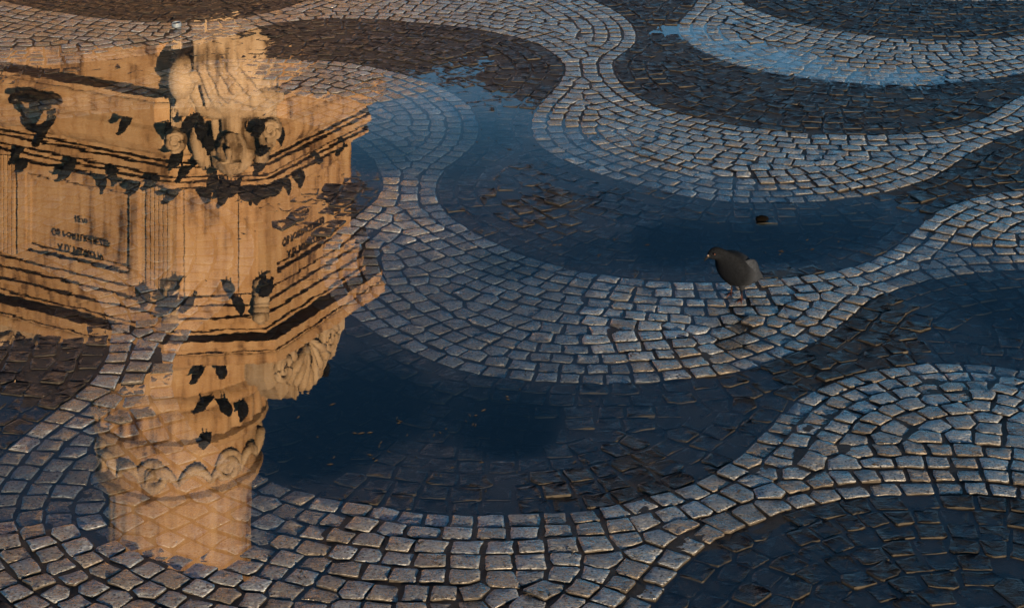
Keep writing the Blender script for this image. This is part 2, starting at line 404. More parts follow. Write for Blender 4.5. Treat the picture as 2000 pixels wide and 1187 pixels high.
def lay(mask, edges, size, jit):
    """seeds in courses that follow the edges of a band, then cells grown under a square metric turned to the courses"""
    data = []
    for e in edges:
        t = np.gradient(e, axis=0)
        t /= np.linalg.norm(t, axis=1)[:, None] + 1e-9
        data.append((e, t))
    allp = np.vstack([d[0] for d in data]); allt = np.vstack([d[1] for d in data])
    own = np.concatenate([np.full(len(d[0]), i) for i, d in enumerate(data)])
    seeds, angs, rows, wid = [], [], [], []
    cell = {}
    def near(p, r):
        ci, cj = int(p[0] / 0.1), int(p[1] / 0.1)
        for a in (-1, 0, 1):
            for b in (-1, 0, 1):
                for k in cell.get((ci + a, cj + b), ()):
                    if (seeds[k][0] - p[0]) ** 2 + (seeds[k][1] - p[1]) ** 2 < r * r:
                        return True
        return False
    for row in range(26):
        any_new = False
        for ei, (e, t) in enumerate(data):
            off = (row + 0.5) * size * 0.97
            for sgn in (1, -1):
                q = e + sgn * off * np.c_[-t[:, 1], t[:, 0]]
                acc, nxt = 0.0, rng.uniform(0, size)
                for k in range(1, len(q)):
                    seg = q[k] - q[k - 1]; L = math.hypot(*seg)
                    acc += L
                    while acc >= nxt:
                        w = size * rng.uniform(0.86, 1.3)
                        p = q[k] - seg * ((acc - nxt) / max(L, 1e-9))
                        nxt += w
                        i, j = int((p[0] - X0) / RES), int((p[1] - Y0) / RES)
                        if not (0 <= i < NX and 0 <= j < NY and mask[j, i]): continue
                        d = np.hypot(allp[:, 0] - p[0], allp[:, 1] - p[1])
                        if d.min() < off - 0.3 * size: continue
                        n = int(d.argmin())
                        if near(p, size * (0.78 if row else 0.7)): continue
                        seeds.append(p); angs.append(math.atan2(allt[n, 1], allt[n, 0])); rows.append(row); wid.append(w / size)
                        cell.setdefault((int(p[0] / 0.1), int(p[1] / 0.1)), []).append(len(seeds) - 1)
                        any_new = True
        if not any_new and row > 3: break
    S = np.array(seeds); A = np.array(angs) + rng.normal(0, jit, len(seeds)); RW = np.array(rows); W = np.array(wid)
    W = 0.5 + 0.5 * W
    half = int(size * 1.0 / RES)
    for it in range(3):
        lab = np.full((NY, NX), -1, np.int32); best = np.full((NY, NX), 9.0, np.float32)
        for s in range(len(S)):
            i, j = int((S[s, 0] - X0) / RES), int((S[s, 1] - Y0) / RES)
            i0, i1, j0, j1 = max(0, i - half), min(NX, i + half + 1), max(0, j - half), min(NY, j + half + 1)
            if i1 <= i0 or j1 <= j0: continue
            dx = xx[i0:i1][None, :] - S[s, 0]; dy = yy[j0:j1][:, None] - S[s, 1]
            c, si = math.cos(A[s]), math.sin(A[s])
            u = np.abs(dx * c + dy * si) / (size * 0.5 * W[s]); v = np.abs(-dx * si + dy * c) / (size * 0.5)
            m = np.maximum(u, v) + 0.12 * np.minimum(u, v)
            bb = best[j0:j1, i0:i1]
            ok = (m < bb) & (m < 1.55) & mask[j0:j1, i0:i1]
            bb[ok] = m[ok]; lab[j0:j1, i0:i1][ok] = s
        ys, xs = np.nonzero(lab >= 0); L = lab[ys, xs]
        cnt = np.bincount(L, minlength=len(S)).astype(float)
        cx = np.bincount(L, X0 + (xs + 0.5) * RES, len(S)) / np.maximum(cnt, 1); cy = np.bincount(L, Y0 + (ys + 0.5) * RES, len(S)) / np.maximum(cnt, 1)
        if it < 2:
            mv = (cnt > 4)
            S[mv, 0] = 0.4 * S[mv, 0] + 0.6 * cx[mv]; S[mv, 1] = 0.4 * S[mv, 1] + 0.6 * cy[mv]
    order = np.argsort(L, kind='stable')
    xs, ys, L = xs[order], ys[order], L[order]
    st = np.searchsorted(L, np.arange(len(S) + 1))
    polys = []
    for s in range(len(S)):
        if st[s + 1] - st[s] < 34: continue
        pts = np.c_[X0 + (xs[st[s]:st[s + 1]] + 0.5) * RES, Y0 + (ys[st[s]:st[s + 1]] + 0.5) * RES]
        h = hull(pts)
        h0 = h
        h = simplify(h, 5)
        if len(h) < 3: continue
        k = math.sqrt(min(1.25, area(h0) / area(h)))      # keep the stone's size after squaring it up
        c = h.mean(0)
        polys.append(c + (h - c) * (1 + (k - 1) * 0.9))
    return polys

def hull(pts):
    pts = pts[np.lexsort((pts[:, 1], pts[:, 0]))].tolist()
    def half_hull(ps):
        o = []
        for p in ps:
            while len(o) > 1 and (o[-1][0] - o[-2][0]) * (p[1] - o[-2][1]) - (o[-1][1] - o[-2][1]) * (p[0] - o[-2][0]) <= 0:
                o.pop()
            o.append(p)
        return o
    a = half_hull(pts); b = half_hull(pts[::-1])
    return np.array(a[:-1] + b[:-1])

def area(h):
    q = np.roll(h, -1, 0)
    return abs((h[:, 0] * q[:, 1] - h[:, 1] * q[:, 0]).sum()) / 2 + 1e-9

def simplify(h, nmax):
    h = [tuple(p) for p in h]
    while len(h) > 3:
        n = len(h)
        ar = [abs((h[i][0] - h[i - 1][0]) * (h[(i + 1) % n][1] - h[i - 1][1]) - (h[i][1] - h[i - 1][1]) * (h[(i + 1) % n][0] - h[i - 1][0])) for i in range(n)]
        k = int(np.argmin(ar))
        if n <= nmax and ar[k] > 0.00062: break
        h.pop(k)
    return np.array(h)

def stone_mesh(poly, joint, black):
    """one worn sett: rim outline with chipped edges, slightly uneven top; returns local verts, faces, centre"""
    c = poly.mean(0)
    n = len(poly)
    # push every side in by half a joint
    out = []
    ins = []
    for i in range(n):
        a, b = poly[i], poly[(i + 1) % n]
        e = b - a; L = np.linalg.norm(e) + 1e-9
        nrm = np.array([-e[1], e[0]]) / L
        ins.append((a + nrm * joint, e / L))
    corner = []
    for i in range(n):
        (p, d), (q, f) = ins[i - 1], ins[i]
        cr = d[0] * f[1] - d[1] * f[0]
        if abs(cr) < 0.12: corner.append(poly[i] + (c - poly[i]) * 0.1); continue
        t = ((q - p)[0] * f[1] - (q - p)[1] * f[0]) / cr
        k = p + d * t
        if np.linalg.norm(k - poly[i]) > 0.03: k = poly[i] + (c - poly[i]) * 0.12
        corner.append(k)
    for i in range(n):
        a, b = corner[i], corner[(i + 1) % n]
        L = np.linalg.norm(b - a)
        cut = min(0.0045, L * 0.12) * rng.uniform(0.4, 1.3)
        d = (b - a) / (L + 1e-9)
        out.append(a + d * cut)
        if L > 0.05: out.append((a + b) / 2 + rng.normal(0, 0.0014, 2))
        out.append(b - d * min(0.0045, L * 0.12) * rng.uniform(0.4, 1.3))
    out = np.array(out) + rng.normal(0, 0.0007, (len(out), 2))
    c = out.mean(0)
    g = float(level(c)[0])
    tilt = rng.normal(0, 0.022 if black else 0.018, 2)
    dz = rng.normal(0, 0.0011 if black else 0.0007)
    m = len(out)
    V, F = [], []
    rel = out - c
    L = np.linalg.norm(rel, axis=1)[:, None]
    rim = rel * (1 - 0.0022 / L); inn = rel * (1 - np.minimum(0.010, 0.4 * L) / L)
    rough = 0.0011 if black else 0.0006
    def z(p, k): return g + dz + p[0] * tilt[0] + p[1] * tilt[1] + k
    lo = g + dz - 0.026
    for p in rel: V.append((p[0] * 1.0, p[1] * 1.0, lo))
    for p in rim: V.append((p[0], p[1], z(p, (-0.0004 if black else -0.0005) + rng.normal(0, rough * 0.7))))
    for p in inn: V.append((p[0], p[1], z(p, (-0.0008 if black else 0.0003) + rng.normal(0, rough))))
    V.append((0, 0, z((0, 0), rng.normal(0.0002 if not black else -0.0034, rough))))
    for i in range(m):
        j = (i + 1) % m
        F.append((i, j, m + j, m + i)); F.append((m + i, m + j, 2 * m + j, 2 * m + i)); F.append((2 * m + i, 2 * m + j, 3 * m))
    return V, F, c

def add_tone(me, vals):
    a = me.attributes.new('tone', 'FLOAT_VECTOR', 'POINT')
    a.data.foreach_set('vector', np.asarray(vals, np.float32).ravel())

def pavement(name, mask, edges, mat, black, label):
    root = tag(empty(name), label, kind='structure')
    polys = lay(mask & WEDGE, edges, SETT * (1.08 if black else 1.0), 0.09 if black else 0.05)
    items = []
    for h in polys:
        c = h.mean(0)
        sz = 1.0 / (c[1] ** 2)               # larger in the picture the nearer it lies
        inside = abs(c[0]) < 0.2584 * c[1] and 4.592 < c[1] < 10.5
        items.append((0 if inside else 1, -sz, h))
    items.sort(key=lambda q: (q[0], q[1]))
    V2, F2, T2 = [], [], []
    for k, (o_, s_, h) in enumerate(items):
        V, F, c = stone_mesh(h, (0.0017 if not black else 0.0017) * rng.uniform(0.5, 1.9), black)
        tone = rng.uniform(0, 1, 3)
        if k < 300 and o_ == 0:
            o = mesh_obj('sett', V, F, mat, root, 'top', (c[0], c[1], 0))
            add_tone(o.data, np.tile(tone, (len(V), 1)))
        else:
            b = len(V2)
            V2 += [(v[0] + c[0], v[1] + c[1], v[2]) for v in V]; F2 += [tuple(i + b for i in f) for f in F]
            T2.append(np.tile(tone, (len(V), 1)))
    if V2:
        o = mesh_obj('distant_setts', V2, F2, mat, root, 'top')
        add_tone(o.data, np.vstack(T2))
        o['kind'] = 'stuff'
    return root

def band(up, lo):
    return raster(np.vstack([up, lo[::-1]]))

far_edge = np.array([(-12.0, 30.0), (12.0, 30.0)]); near_edge = np.array([(-12.0, 1.0), (12.0, 1.0)])
pavement('white_wave_pavement', band(A_up, A_lo), (A_up, A_lo), M_WHITE, False, 'nearest pale limestone wave of setts, running along the bottom edge')
pavement('white_wave_pavement', band(B_up, B_lo), (B_up, B_lo), M_WHITE, False, 'pale limestone wave of setts that the pigeon stands on')
pavement('white_wave_pavement', band(C_up, C_lo), (C_up, C_lo), M_WHITE, False, 'pale limestone wave of setts behind the blue puddle')
pavement('white_wave_pavement', band(D_up, D_lo), (D_up, D_lo), M_WHITE, False, 'short pale limestone wave with blue film of water at upper right')
pavement('white_wave_pavement', band(np.vstack([(-2, 30), (12, 30)]), E_lo), (E_lo,), M_WHITE, False, 'sliver of pale setts in the top right corner')
pavement('black_wave_pavement', band(A_lo, near_edge), (A_lo,), M_BLACK, True, 'black basalt setts in the bottom right corner')
pavement('black_wave_pavement', band(B_lo, A_up), (B_lo, A_up), M_BLACK, True, 'black basalt wave under the large dark puddle in front')
pavement('black_wave_pavement', band(C_lo, B_up), (C_lo, B_up), M_BLACK, True, 'black basalt wave under the puddle behind the pigeon')
pavement('black_wave_pavement', band(D_lo, C_up), (D_lo, C_up), M_BLACK, True, 'damp black basalt wave of setts across the upper right')
pavement('black_wave_pavement', band(E_lo, D_up), (E_lo, D_up), M_BLACK, True, 'black basalt setts in the top right, above the blue film')

# grit bed under the setts
gx = np.arange(X0, X1 + 0.001, 0.04); gy = np.arange(Y0, Y1 + 0.001, 0.04)
GX, GY = np.meshgrid(gx, gy)
GP = np.c_[GX.ravel(), GY.ravel()]
GZ = level(GP) - 0.0026 + rng.normal(0, 0.0008, len(GP))
nxg, nyg = len(gx), len(gy)
F = [(j * nxg + i, j * nxg + i + 1, (j + 1) * nxg + i + 1, (j + 1) * nxg + i) for j in range(nyg - 1) for i in range(nxg - 1)]
tag(mesh_obj('ground_bed', np.c_[GP, GZ].tolist(), F, M_GROUT, None, True), kind='structure')
# one still sheet of rain water lying in every hollow
wo = mesh_obj('puddle_water', np.c_[GP, np.zeros(len(GP))].tolist(), F, M_WATER)
wa = wo.data.attributes.new('depth', 'FLOAT', 'POINT')
wa.data.foreach_set('value', np.maximum(0.0, -level(GP)).astype(np.float32))
tag(wo, kind='structure')

# the rest of the square
def mat_square():
    m, t, p = new_mat('square_paving')
    geo = N(t, 'ShaderNodeNewGeometry')
    wv = N(t, 'ShaderNodeTexWave', wave_type='BANDS', bands_direction='DIAGONAL')
    wv.inputs['Scale'].default_value = 0.22; wv.inputs['Distortion'].default_value = 5.0; wv.inputs['Detail'].default_value = 0
    wv.inputs['Detail Scale'].default_value = 0.3
    t.links.new(geo.outputs['Position'], wv.inputs['Vector'])
    vor = N(t, 'ShaderNodeTexVoronoi', feature='DISTANCE_TO_EDGE'); vor.inputs['Scale'].default_value = 12
    t.links.new(geo.outputs['Position'], vor.inputs['Vector'])
    c = mixc(t, math_n(t, 'GREATER_THAN', wv.outputs['Fac'], 0.5), (0.015, 0.015, 0.016), (0.20, 0.19, 0.175))
    c = mixc(t, math_n(t, 'LESS_THAN', vor.outputs['Distance'], 0.05), c, (0.03, 0.027, 0.024))
    t.links.new(c, p.inputs['Base Color'])
    p.inputs['Roughness'].default_value = 0.6
    return m
M_SQUARE = mat_square()
B = 900.0
v = [(-B, -B, 0.002), (B, -B, 0.002), (B, Y0, 0.002), (-B, Y0, 0.002), (-B, Y1, 0.002), (B, Y1, 0.002), (B, B, 0.002), (-B, B, 0.002),
     (X0, Y0, 0.002), (X1, Y0, 0.002), (X1, Y1, 0.002), (X0, Y1, 0.002)]
tag(mesh_obj('ground', v, [(0, 1, 2, 9, 8, 3), (4, 11, 10, 5, 6, 7), (3, 8, 11, 4), (9, 2, 5, 10)], M_SQUARE), kind='structure')

# ------------------------------------------------------------------ the monument whose mirror image lies in the water
def offset_plan(plan, d):
    n = len(plan); out = []
    for i in range(n):
        a, b, c = Vector(plan[i - 1]), Vector(plan[i]), Vector(plan[(i + 1) % n])
        e1, e2 = (b - a).normalized(), (c - b).normalized()
        n1, n2 = Vector((e1.y, -e1.x)), Vector((e2.y, -e2.x))
        k = (n1 + n2) / (1 + n1.dot(n2))
        out.append(b + k * d)
    return out

# plan anticlockwise seen from above: left face P0-P1, corner face P1-P2, right face P2-P3, then round the back
P0, P1, P2, P3 = (-8.88, 27.5), (-4.215, 24.91), (-3.2, 25.0), (-2.19, 26.95)
PLAN = [P0, P1, P2, P3, (-2.9, 30.2), (-7.6, 31.4)]

def moulded(name, prof, mat, parent, plan=PLAN, cap=True):
    V, F = [], []
    n = len(plan)
    for d, h in prof:
        V += [(p.x, p.y, h) for p in offset_plan(plan, d)]
    for r in range(len(prof) - 1):
        for i in range(n):
            j = (i + 1) % n
            F.append((r * n + i, r * n + j, (r + 1) * n + j, (r + 1) * n + i))
    if cap: F.append(tuple((len(prof) - 1) * n + i for i in range(n)))
    return mesh_obj(name, V, F, mat, parent)

mon = tag(empty('column_monument', (0, 0, 0)), 'tall sunlit limestone column on inscribed pedestal, seen mirrored in the puddles at left', 'monument')
def quarter(d0, d1, h0, h1, k=5, bulge=True):
    o = []
    for i in range(k + 1):
        a = math.pi / 2 * i / k
        if bulge: o.append((d0 + (d1 - d0) * math.sin(a), h0 + (h1 - h0) * (1 - math.cos(a))))
        else: o.append((d0 + (d1 - d0) * (1 - math.cos(a)), h0 + (h1 - h0) * math.sin(a)))
    return o
moulded('step', [(2.0, 0.0), (2.0, 0.18), (1.6, 0.18), (1.6, 0.36), (1.2, 0.36), (1.2, 0.56)], M_STONE, mon)
moulded('plinth', [(0.62, 0.56), (0.62, 3.95), (0.58, 4.0), (0.58, 4.12), (0.40, 4.14), (0.40, 4.46), (0.66, 4.465), (0.66, 4.52)] + quarter(0.66, 0.70, 4.52, 4.60) +
        [(0.70, 4.62), (0.70, 4.74), (0.62, 4.76), (0.44, 4.78), (0.40, 4.9)], M_STONE, mon)
moulded('torus', [(0.40, 4.9), (0.44, 4.96), (0.46, 5.06), (0.44, 5.16), (0.38, 5.24), (0.28, 5.3), (0.20, 5.32), (0.20, 5.37)], M_STONE, mon)
moulded('ledge', [(0.12, 5.37), (0.12, 5.42), (0.19, 5.422), (0.19, 5.455), (0.26, 5.457), (0.27, 5.52), (0.25, 5.55), (0.10, 5.57), (0.10, 5.61), (0.17, 5.612), (0.17, 5.65), (0.23, 5.652), (0.23, 5.70), (0.03, 5.72)], M_STONE, mon)
moulded('pedestal', [(0.0, 5.72), (0.0, 7.16)], M_STONE, mon)
moulded('cornice', [(0.005, 7.14), (0.06, 7.142), (0.06, 7.19), (0.05, 7.20), (0.05, 7.25), (0.11, 7.252), (0.11, 7.31), (0.10, 7.32), (0.10, 7.38), (0.16, 7.382), (0.17, 7.44), (0.15, 7.45), (0.15, 7.52), (0.19, 7.522), (0.19, 7.57),
        (0.41, 7.575), (0.41, 7.65), (0.39, 7.66), (0.39, 7.70), (0.42, 7.702)] + quarter(0.42, 0.45, 7.72, 7.79) + [(0.45, 7.84), (0.2, 7.9), (-0.4, 8.0)], M_STONE, mon)

# a frame for placing things on the faces: s metres along the face, h height, d metres proud of it
def face_frame(a, b):
    a, b = Vector(a), Vector(b)
    e = (b - a).normalized()
    n = Vector((e.y, -e.x))
    return a, e, n
LF = face_frame(P1, P0)
lo_, le, ln = LF; ln = -ln
RFo, re_, rn = face_frame(P2, P3)
CFo, ce, cn = face_frame(P1, P2)

def face_box(bm, org, e, n, s0, s1, h0, h1, d0, d1):
    vs_ = []
    for d in (d0, d1):
        for s, h in ((s0, h0), (s1, h0), (s1, h1), (s0, h1)):
            p = org + e * s + n * d
            vs_.append(bm.verts.new((p.x, p.y, h)))
    for f in ((0, 1, 2, 3), (4, 7, 6, 5), (0, 4, 5, 1), (1, 5, 6, 2), (2, 6, 7, 3), (3, 7, 4, 0)):
        bm.faces.new([vs_[i] for i in f])
    return bm

def frame_part(name, org, e, n, s0, s1, h0, h1, w, d, mat, parent):
    bm = bmesh.new()
    face_box(bm, org, e, n, s0, s1, h0, h0 + w, -0.01, d)
    face_box(bm, org, e, n, s0, s1, h1 - w, h1, -0.01, d)
    face_box(bm, org, e, n, s0, s0 + w, h0 + w, h1 - w, -0.01, d)
    face_box(bm, org, e, n, s1 - w, s1, h0 + w, h1 - w, -0.01, d)
    bmesh.ops.recalc_face_normals(bm, faces=bm.faces)
    return bm_obj(name, bm, mat, parent)

frame_part('panel_frame', lo_, le, ln, 0.56, 2.58, 5.82, 7.10, 0.13, 0.085, M_STONE, mon)
frame_part('inner_frame', lo_, le, ln, 0.70, 2.44, 5.98, 6.94, 0.04, 0.04, M_STONE, mon)
frame_part('panel_frame', RFo, re_, rn, 0.16, 2.02, 5.82, 7.10, 0.13, 0.085, M_STONE, mon)
frame_part('inner_frame', RFo, re_, rn, 0.30, 1.88, 5.98, 6.94, 0.04, 0.04, M_STONE, mon)
for s0, s1 in ((0.06, 0.47), (2.67, 3.08)):
    bm = bmesh.new()
    k = 6
    w = (s1 - s0) / k
    for i in range(k):
        face_box(bm, lo_, le, ln, s0 + i * w + 0.008, s0 + (i + 1) * w - 0.02, 5.80, 7.10, -0.01, 0.045)
    bmesh.ops.recalc_face_normals(bm, faces=bm.faces)
    bm_obj('fluted_pilaster', bm, M_STONE, mon)
for org, e, n, s0, s1 in ((CFo, ce, cn, 0.10, 0.24), (CFo, ce, cn, 0.78, 0.98), (lo_, le, ln, 3.2, 3.6)):
    bm = face_box(bmesh.new(), org, e, n, s0, s1, 5.78, 7.12, -0.01, 0.04)
    bmesh.ops.recalc_face_normals(bm, faces=bm.faces)
    bm_obj('corner_pilaster', bm, M_STONE, mon)

def text_part(name, body, size, org, e_read, n, s, h, parent, d=0.012):
    cu = bpy.data.curves.new(name, 'FONT')
    cu.body = body
    cu.align_x = 'CENTER'
    cu.size = size
    cu.extrude = 0.006
    cu.offset = size * 0.012
    tmp = bpy.data.objects.new('tmp_text', cu)
    col.objects.link(tmp)
    dg = bpy.context.evaluated_depsgraph_get()
    me = bpy.data.meshes.new_from_object(tmp.evaluated_get(dg))
    bpy.data.objects.remove(tmp)
    me.materials.clear(); me.materials.append(M_LETTER)
    o = bpy.data.objects.new(name, me)
    p = org + s
    o.matrix_world = Matrix(((e_read.x, 0, n.x, p.x + n.x * d), (e_read.y, 0, n.y, p.y + n.y * d), (0, 1, 0, h), (0, 0, 0, 1)))
    link(o, parent)
    return o
# on the left face reading runs from P0 towards P1
for body, h, size in (('A D. PEDRO IV', 6.82, 0.118), ('OS PORTUGUEZES', 6.64, 0.118), ('1870', 6.41, 0.118)):
    text_part('inscription', body, size, lo_, -le, ln, le * 1.56, h, mon)
    text_part('inscription', body, size, RFo, re_, rn, re_ * 1.02, h, mon)

# column: turned profile
AX = (-4.69, 28.0)
def lathe(name, prof, mat, parent, seg=64, ax=AX, flute=0.0, nfl=0, smooth=True):
    V, F = [], []
    for r, h in prof:
        for i in range(seg):
            a = 2 * math.pi * i / seg
            rr = r - (flute * (0.5 + 0.5 * math.cos(a * nfl)) if nfl else 0)
            V.append((ax[0] + rr * math.cos(a), ax[1] + rr * math.sin(a), h))
    for k in range(len(prof) - 1):
        for i in range(seg):
            j = (i + 1) % seg
            F.append((k * seg + i, k * seg + j, (k + 1) * seg + j, (k + 1) * seg + i))
    F.append(tuple((len(prof) - 1) * seg + i for i in range(seg)))
    return mesh_obj(name, V, F, mat, parent, smooth)
lathe('column_base', [(1.42, 7.85), (1.42, 8.75), (1.36, 8.8), (1.3, 8.95), (1.28, 9.2)], M_STONE, mon, smooth=False)
tor = [(1.28 + 0.1 * math.sin(math.pi * i / 8), 9.2 + 0.24 * i / 8) for i in range(9)]
lathe('base_torus', tor, M_STONE, mon)
lathe('fluted_drum', [(1.14, 9.46), (1.24, 9.5), (1.24, 9.82), (1.16, 9.86)], M_STONE, mon, 192, flute=0.045, nfl=32)
lathe('base_ring', [(1.13, 9.86), (1.22, 9.9), (1.24, 9.95), (1.2, 10.0), (1.08, 10.03), (1.08, 10.62), (1.15, 10.66), (1.17, 10.70), (1.13, 10.75), (1.02, 10.78)], M_STONE, mon, smooth=False)
lathe('column_shaft', [(1.0, 10.78), (0.99, 14), (0.95, 18), (0.90, 21.0)], M_STONE, mon, 240, flute=0.016, nfl=24)
lathe('capital', [(0.92, 21.0), (0.98, 21.1), (0.94, 21.2), (1.0, 21.6), (1.25, 22.1), (1.4, 22.2), (1.4, 22.45)], M_CARVED, mon)

# carved rosettes, swags and scrolls
def torus_bm(bm, R_, r_, seg=20, ring=8, M=Matrix()):
    vs_ = []
    for i in range(seg):
        a = 2 * math.pi * i / seg
        rowv = []
        for j in range(ring):
            b = 2 * math.pi * j / ring
            rr = R_ + r_ * math.cos(b)
            rowv.append(bm.verts.new(M @ Vector((rr * math.cos(a), r_ * math.sin(b), rr * math.sin(a)))))
        vs_.append(rowv)
    for i in range(seg):
        for j in range(ring):
            bm.faces.new((vs_[i][j], vs_[(i + 1) % seg][j], vs_[(i + 1) % seg][(j + 1) % ring], vs_[i][(j + 1) % ring]))
def ball_bm(bm, M, u=16, v_=10):
    bmesh.ops.create_uvsphere(bm, u_segments=u, v_segments=v_, radius=1.0, matrix=M)
def tube_bm(bm, pts, rad, seg=8, close=True):
    pts = [Vector(p) for p in pts]
    rads = rad if isinstance(rad, (list, tuple)) else [rad] * len(pts)
    rings = []
    for i, p in enumerate(pts):
        d = (pts[min(i + 1, len(pts) - 1)] - pts[max(i - 1, 0)]).normalized()
        q = d.to_track_quat('Z', 'Y')
        rings.append([bm.verts.new(p + q @ Vector((rads[i] * math.cos(2 * math.pi * k / seg), rads[i] * math.sin(2 * math.pi * k / seg), 0))) for k in range(seg)])
    for i in range(len(rings) - 1):
        for k in range(seg):
            bm.faces.new((rings[i][k], rings[i][(k + 1) % seg], rings[i + 1][(k + 1) % seg], rings[i + 1][k]))
    if close:
        bm.faces.new(rings[0][::-1]); bm.faces.new(rings[-1])
def S3(x, y, z, sx, sy, sz, rot=None):
    m = Matrix.Translation((x, y, z))
    if rot is not None: m = m @ rot
    return m @ Matrix.Diagonal((sx, sy, sz, 1))

def spiral(turns, r0, r1, n=40):
    return [((r0 + (r1 - r0) * i / n) * math.cos(2 * math.pi * turns * i / n), 0.0, (r0 + (r1 - r0) * i / n) * math.sin(2 * math.pi * turns * i / n)) for i in range(n + 1)]

for ang in (-44, -100, 12, -156):
    bm = bmesh.new()
    torus_bm(bm, 0.17, 0.055); torus_bm(bm, 0.075, 0.035, 16)
    ball_bm(bm, S3(0, 0.0, 0, 0.06, 0.06, 0.06)); ball_bm(bm, S3(0, 0.05, 0, 0.2, 0.05, 0.2))
    o = bm_obj('rosette', bm, M_CARVED, mon, True)
    a = R(ang)
    o.location = (AX[0] + 1.10 * math.cos(a), AX[1] + 1.10 * math.sin(a), 10.36)
    o.rotation_euler = (0, 0, a + math.pi / 2)
for k in range(9):
    a = R(-178 + k * 24)
    bm = bmesh.new()
    pts = []
    for i in range(9):
        b = a + R(24) * (i / 8)
        pts.append((AX[0] + 1.12 * math.cos(b), AX[1] + 1.12 * math.sin(b), 10.5 - 0.22 * math.sin(math.pi * i / 8)))
    tube_bm(bm, pts, [0.03 + 0.05 * math.sin(math.pi * i / 8) for i in range(9)])
    bm_obj('swag', bm, M_CARVED, mon, True)

# carved crest standing on the cornice above the right face
def crest(org, e, n, length, base_h, hgt, parent):
    T = Matrix(((e.x, -n.x, 0, org.x), (e.y, -n.y, 0, org.y), (0, 0, 1, base_h), (0, 0, 0, 1)))   # local: x along face, y into the wall, z up
    out = [(0, 0)]
    for i in range(25):
        u = i / 24
        out.append((u * length, hgt * (0.42 + 0.58 * math.sin(math.pi * min(1, max(0, u)) ) ** 0.8 + 0.07 * math.sin(u * 38))))
    out.append((length, 0))
    bm = bmesh.new()
    f = [bm.verts.new(T @ Vector((x, 0.0, z))) for x, z in out]; b = [bm.verts.new(T @ Vector((x, 0.3, z))) for x, z in out]
    bm.faces.new(f); bm.faces.new(b[::-1])
    for i in range(len(f)):
        j = (i + 1) % len(f)
        bm.faces.new((f[i], b[i], b[j], f[j]))
    bmesh.ops.recalc_face_normals(bm, faces=bm.faces)
    o = bm_obj('carved_crest', bm, M_CARVED, parent)
    for sx in (0.22, 0.78):
        bm = bmesh.new()
        sp = spiral(2.2, 0.03, 0.24 if sx < 0.5 else 0.22)
        tube_bm(bm, [T @ Vector((p[0] * (1 if sx < 0.5 else -1) + sx * length, -0.03, p[2] + hgt * 0.40)) for p in sp], [0.03 + 0.03 * i / 40 for i in range(41)], 8)
        bm_obj('scroll', bm, M_CARVED, o, True)
    for k in range(7):
        a = R(25 + k * 21.6)
        bm = bmesh.new()
        pts = [T @ Vector((length / 2 + math.cos(a) * r * 0.42, -0.02 - 0.05 * math.sin(r * 3), hgt * 0.18 + math.sin(a) * r * hgt * 0.82)) for r in (0.15, 0.4, 0.65, 0.85, 1.0)]
        tube_bm(bm, pts, [0.02, 0.045, 0.06, 0.07, 0.04], 8)
        bm_obj('shell_rib', bm, M_CARVED, o, True)
crest(RFo + rn * 0.05 + re_ * 0.05, re_, rn, 1.9, 7.9, 0.85, mon)
crest(lo_ + ln * 0.05 + le * 3.6, -le, ln, 2.0, 7.9, 0.85, mon)

# brackets under the cornice at the corners
for org, e, n, s in ((CFo, ce, cn, 1.06), (CFo, ce, cn, -0.06)):
    bm = bmesh.new()
    for i in range(7):
        u = i / 6
        p = org + e * s + n * (0.05 + 0.22 * u * u)
        ball_bm(bm, S3(p.x, p.y, 7.0 + 0.34 * u, 0.11, 0.10, 0.07), 10, 6)
    bm_obj('leaf_bracket', bm, M_CARVED, mon, True)

# ------------------------------------------------------------------ seated statue at the corner
ZS = 24.15
px = ZS / FOC
sx0 = (450 - 1000) * px
def SP(x, y, d=0.0):
    """statue space: photograph pixel of the mirror image -> point, d metres behind the statue's front plane"""
    return Vector(((x - 450) * px, d, H_of(y, ZS)))
stat = tag(empty('seated_statue', (sx0, ZS, 0)), 'carved limestone allegorical figure seated at the pedestal corner, head and hand mirrored at upper left', 'statue')
bm = bmesh.new()
def blob(x, y, rx, ry, rz, d=0.0, rot=None):
    p = SP(x, y, d)
    ball_bm(bm, S3(p.x, p.y, p.z, rx, ry, rz, rot))
def limb(pts, rads, seg=10):
    tube_bm(bm, [SP(*p) for p in pts], rads, seg)
    for p, r in zip(pts, rads):
        q = SP(*p); ball_bm(bm, S3(q.x, q.y, q.z, r, r, r), 12, 8)
# head
blob(453, 296, 0.195, 0.22, 0.27, 0.0)
blob(453, 312, 0.235, 0.24, 0.22, 0.09)            # hair
for a in range(-4, 5):
    blob(453 + a * 8.3, 330 - abs(a) ** 1.6 * 3.4, 0.065, 0.075, 0.07, -0.10 + abs(a) * 0.03)
for sgn in (-1, 1):
    limb([(453 + sgn * 30, 318, 0.02), (453 + sgn * 35, 296, 0.06), (453 + sgn * 32, 270, 0.10), (453 + sgn * 38, 235, 0.14)], [0.06, 0.065, 0.055, 0.05])
    blob(453 + sgn * 14, 306, 0.08, 0.055, 0.022, -0.22)   # brow
    blob(453 + sgn * 14, 298, 0.034, 0.022, 0.020, -0.180)  # eye
    blob(453 + sgn * 17, 285, 0.06, 0.05, 0.06, -0.155)     # cheek
limb([(453, 304, -0.205), (453, 292, -0.25), (453, 281, -0.29)], [0.030, 0.036, 0.048])
blob(453, 273, 0.055, 0.04, 0.014, -0.195); blob(453, 270, 0.045, 0.04, 0.016, -0.19)
blob(453, 260, 0.075, 0.07, 0.06, -0.15)
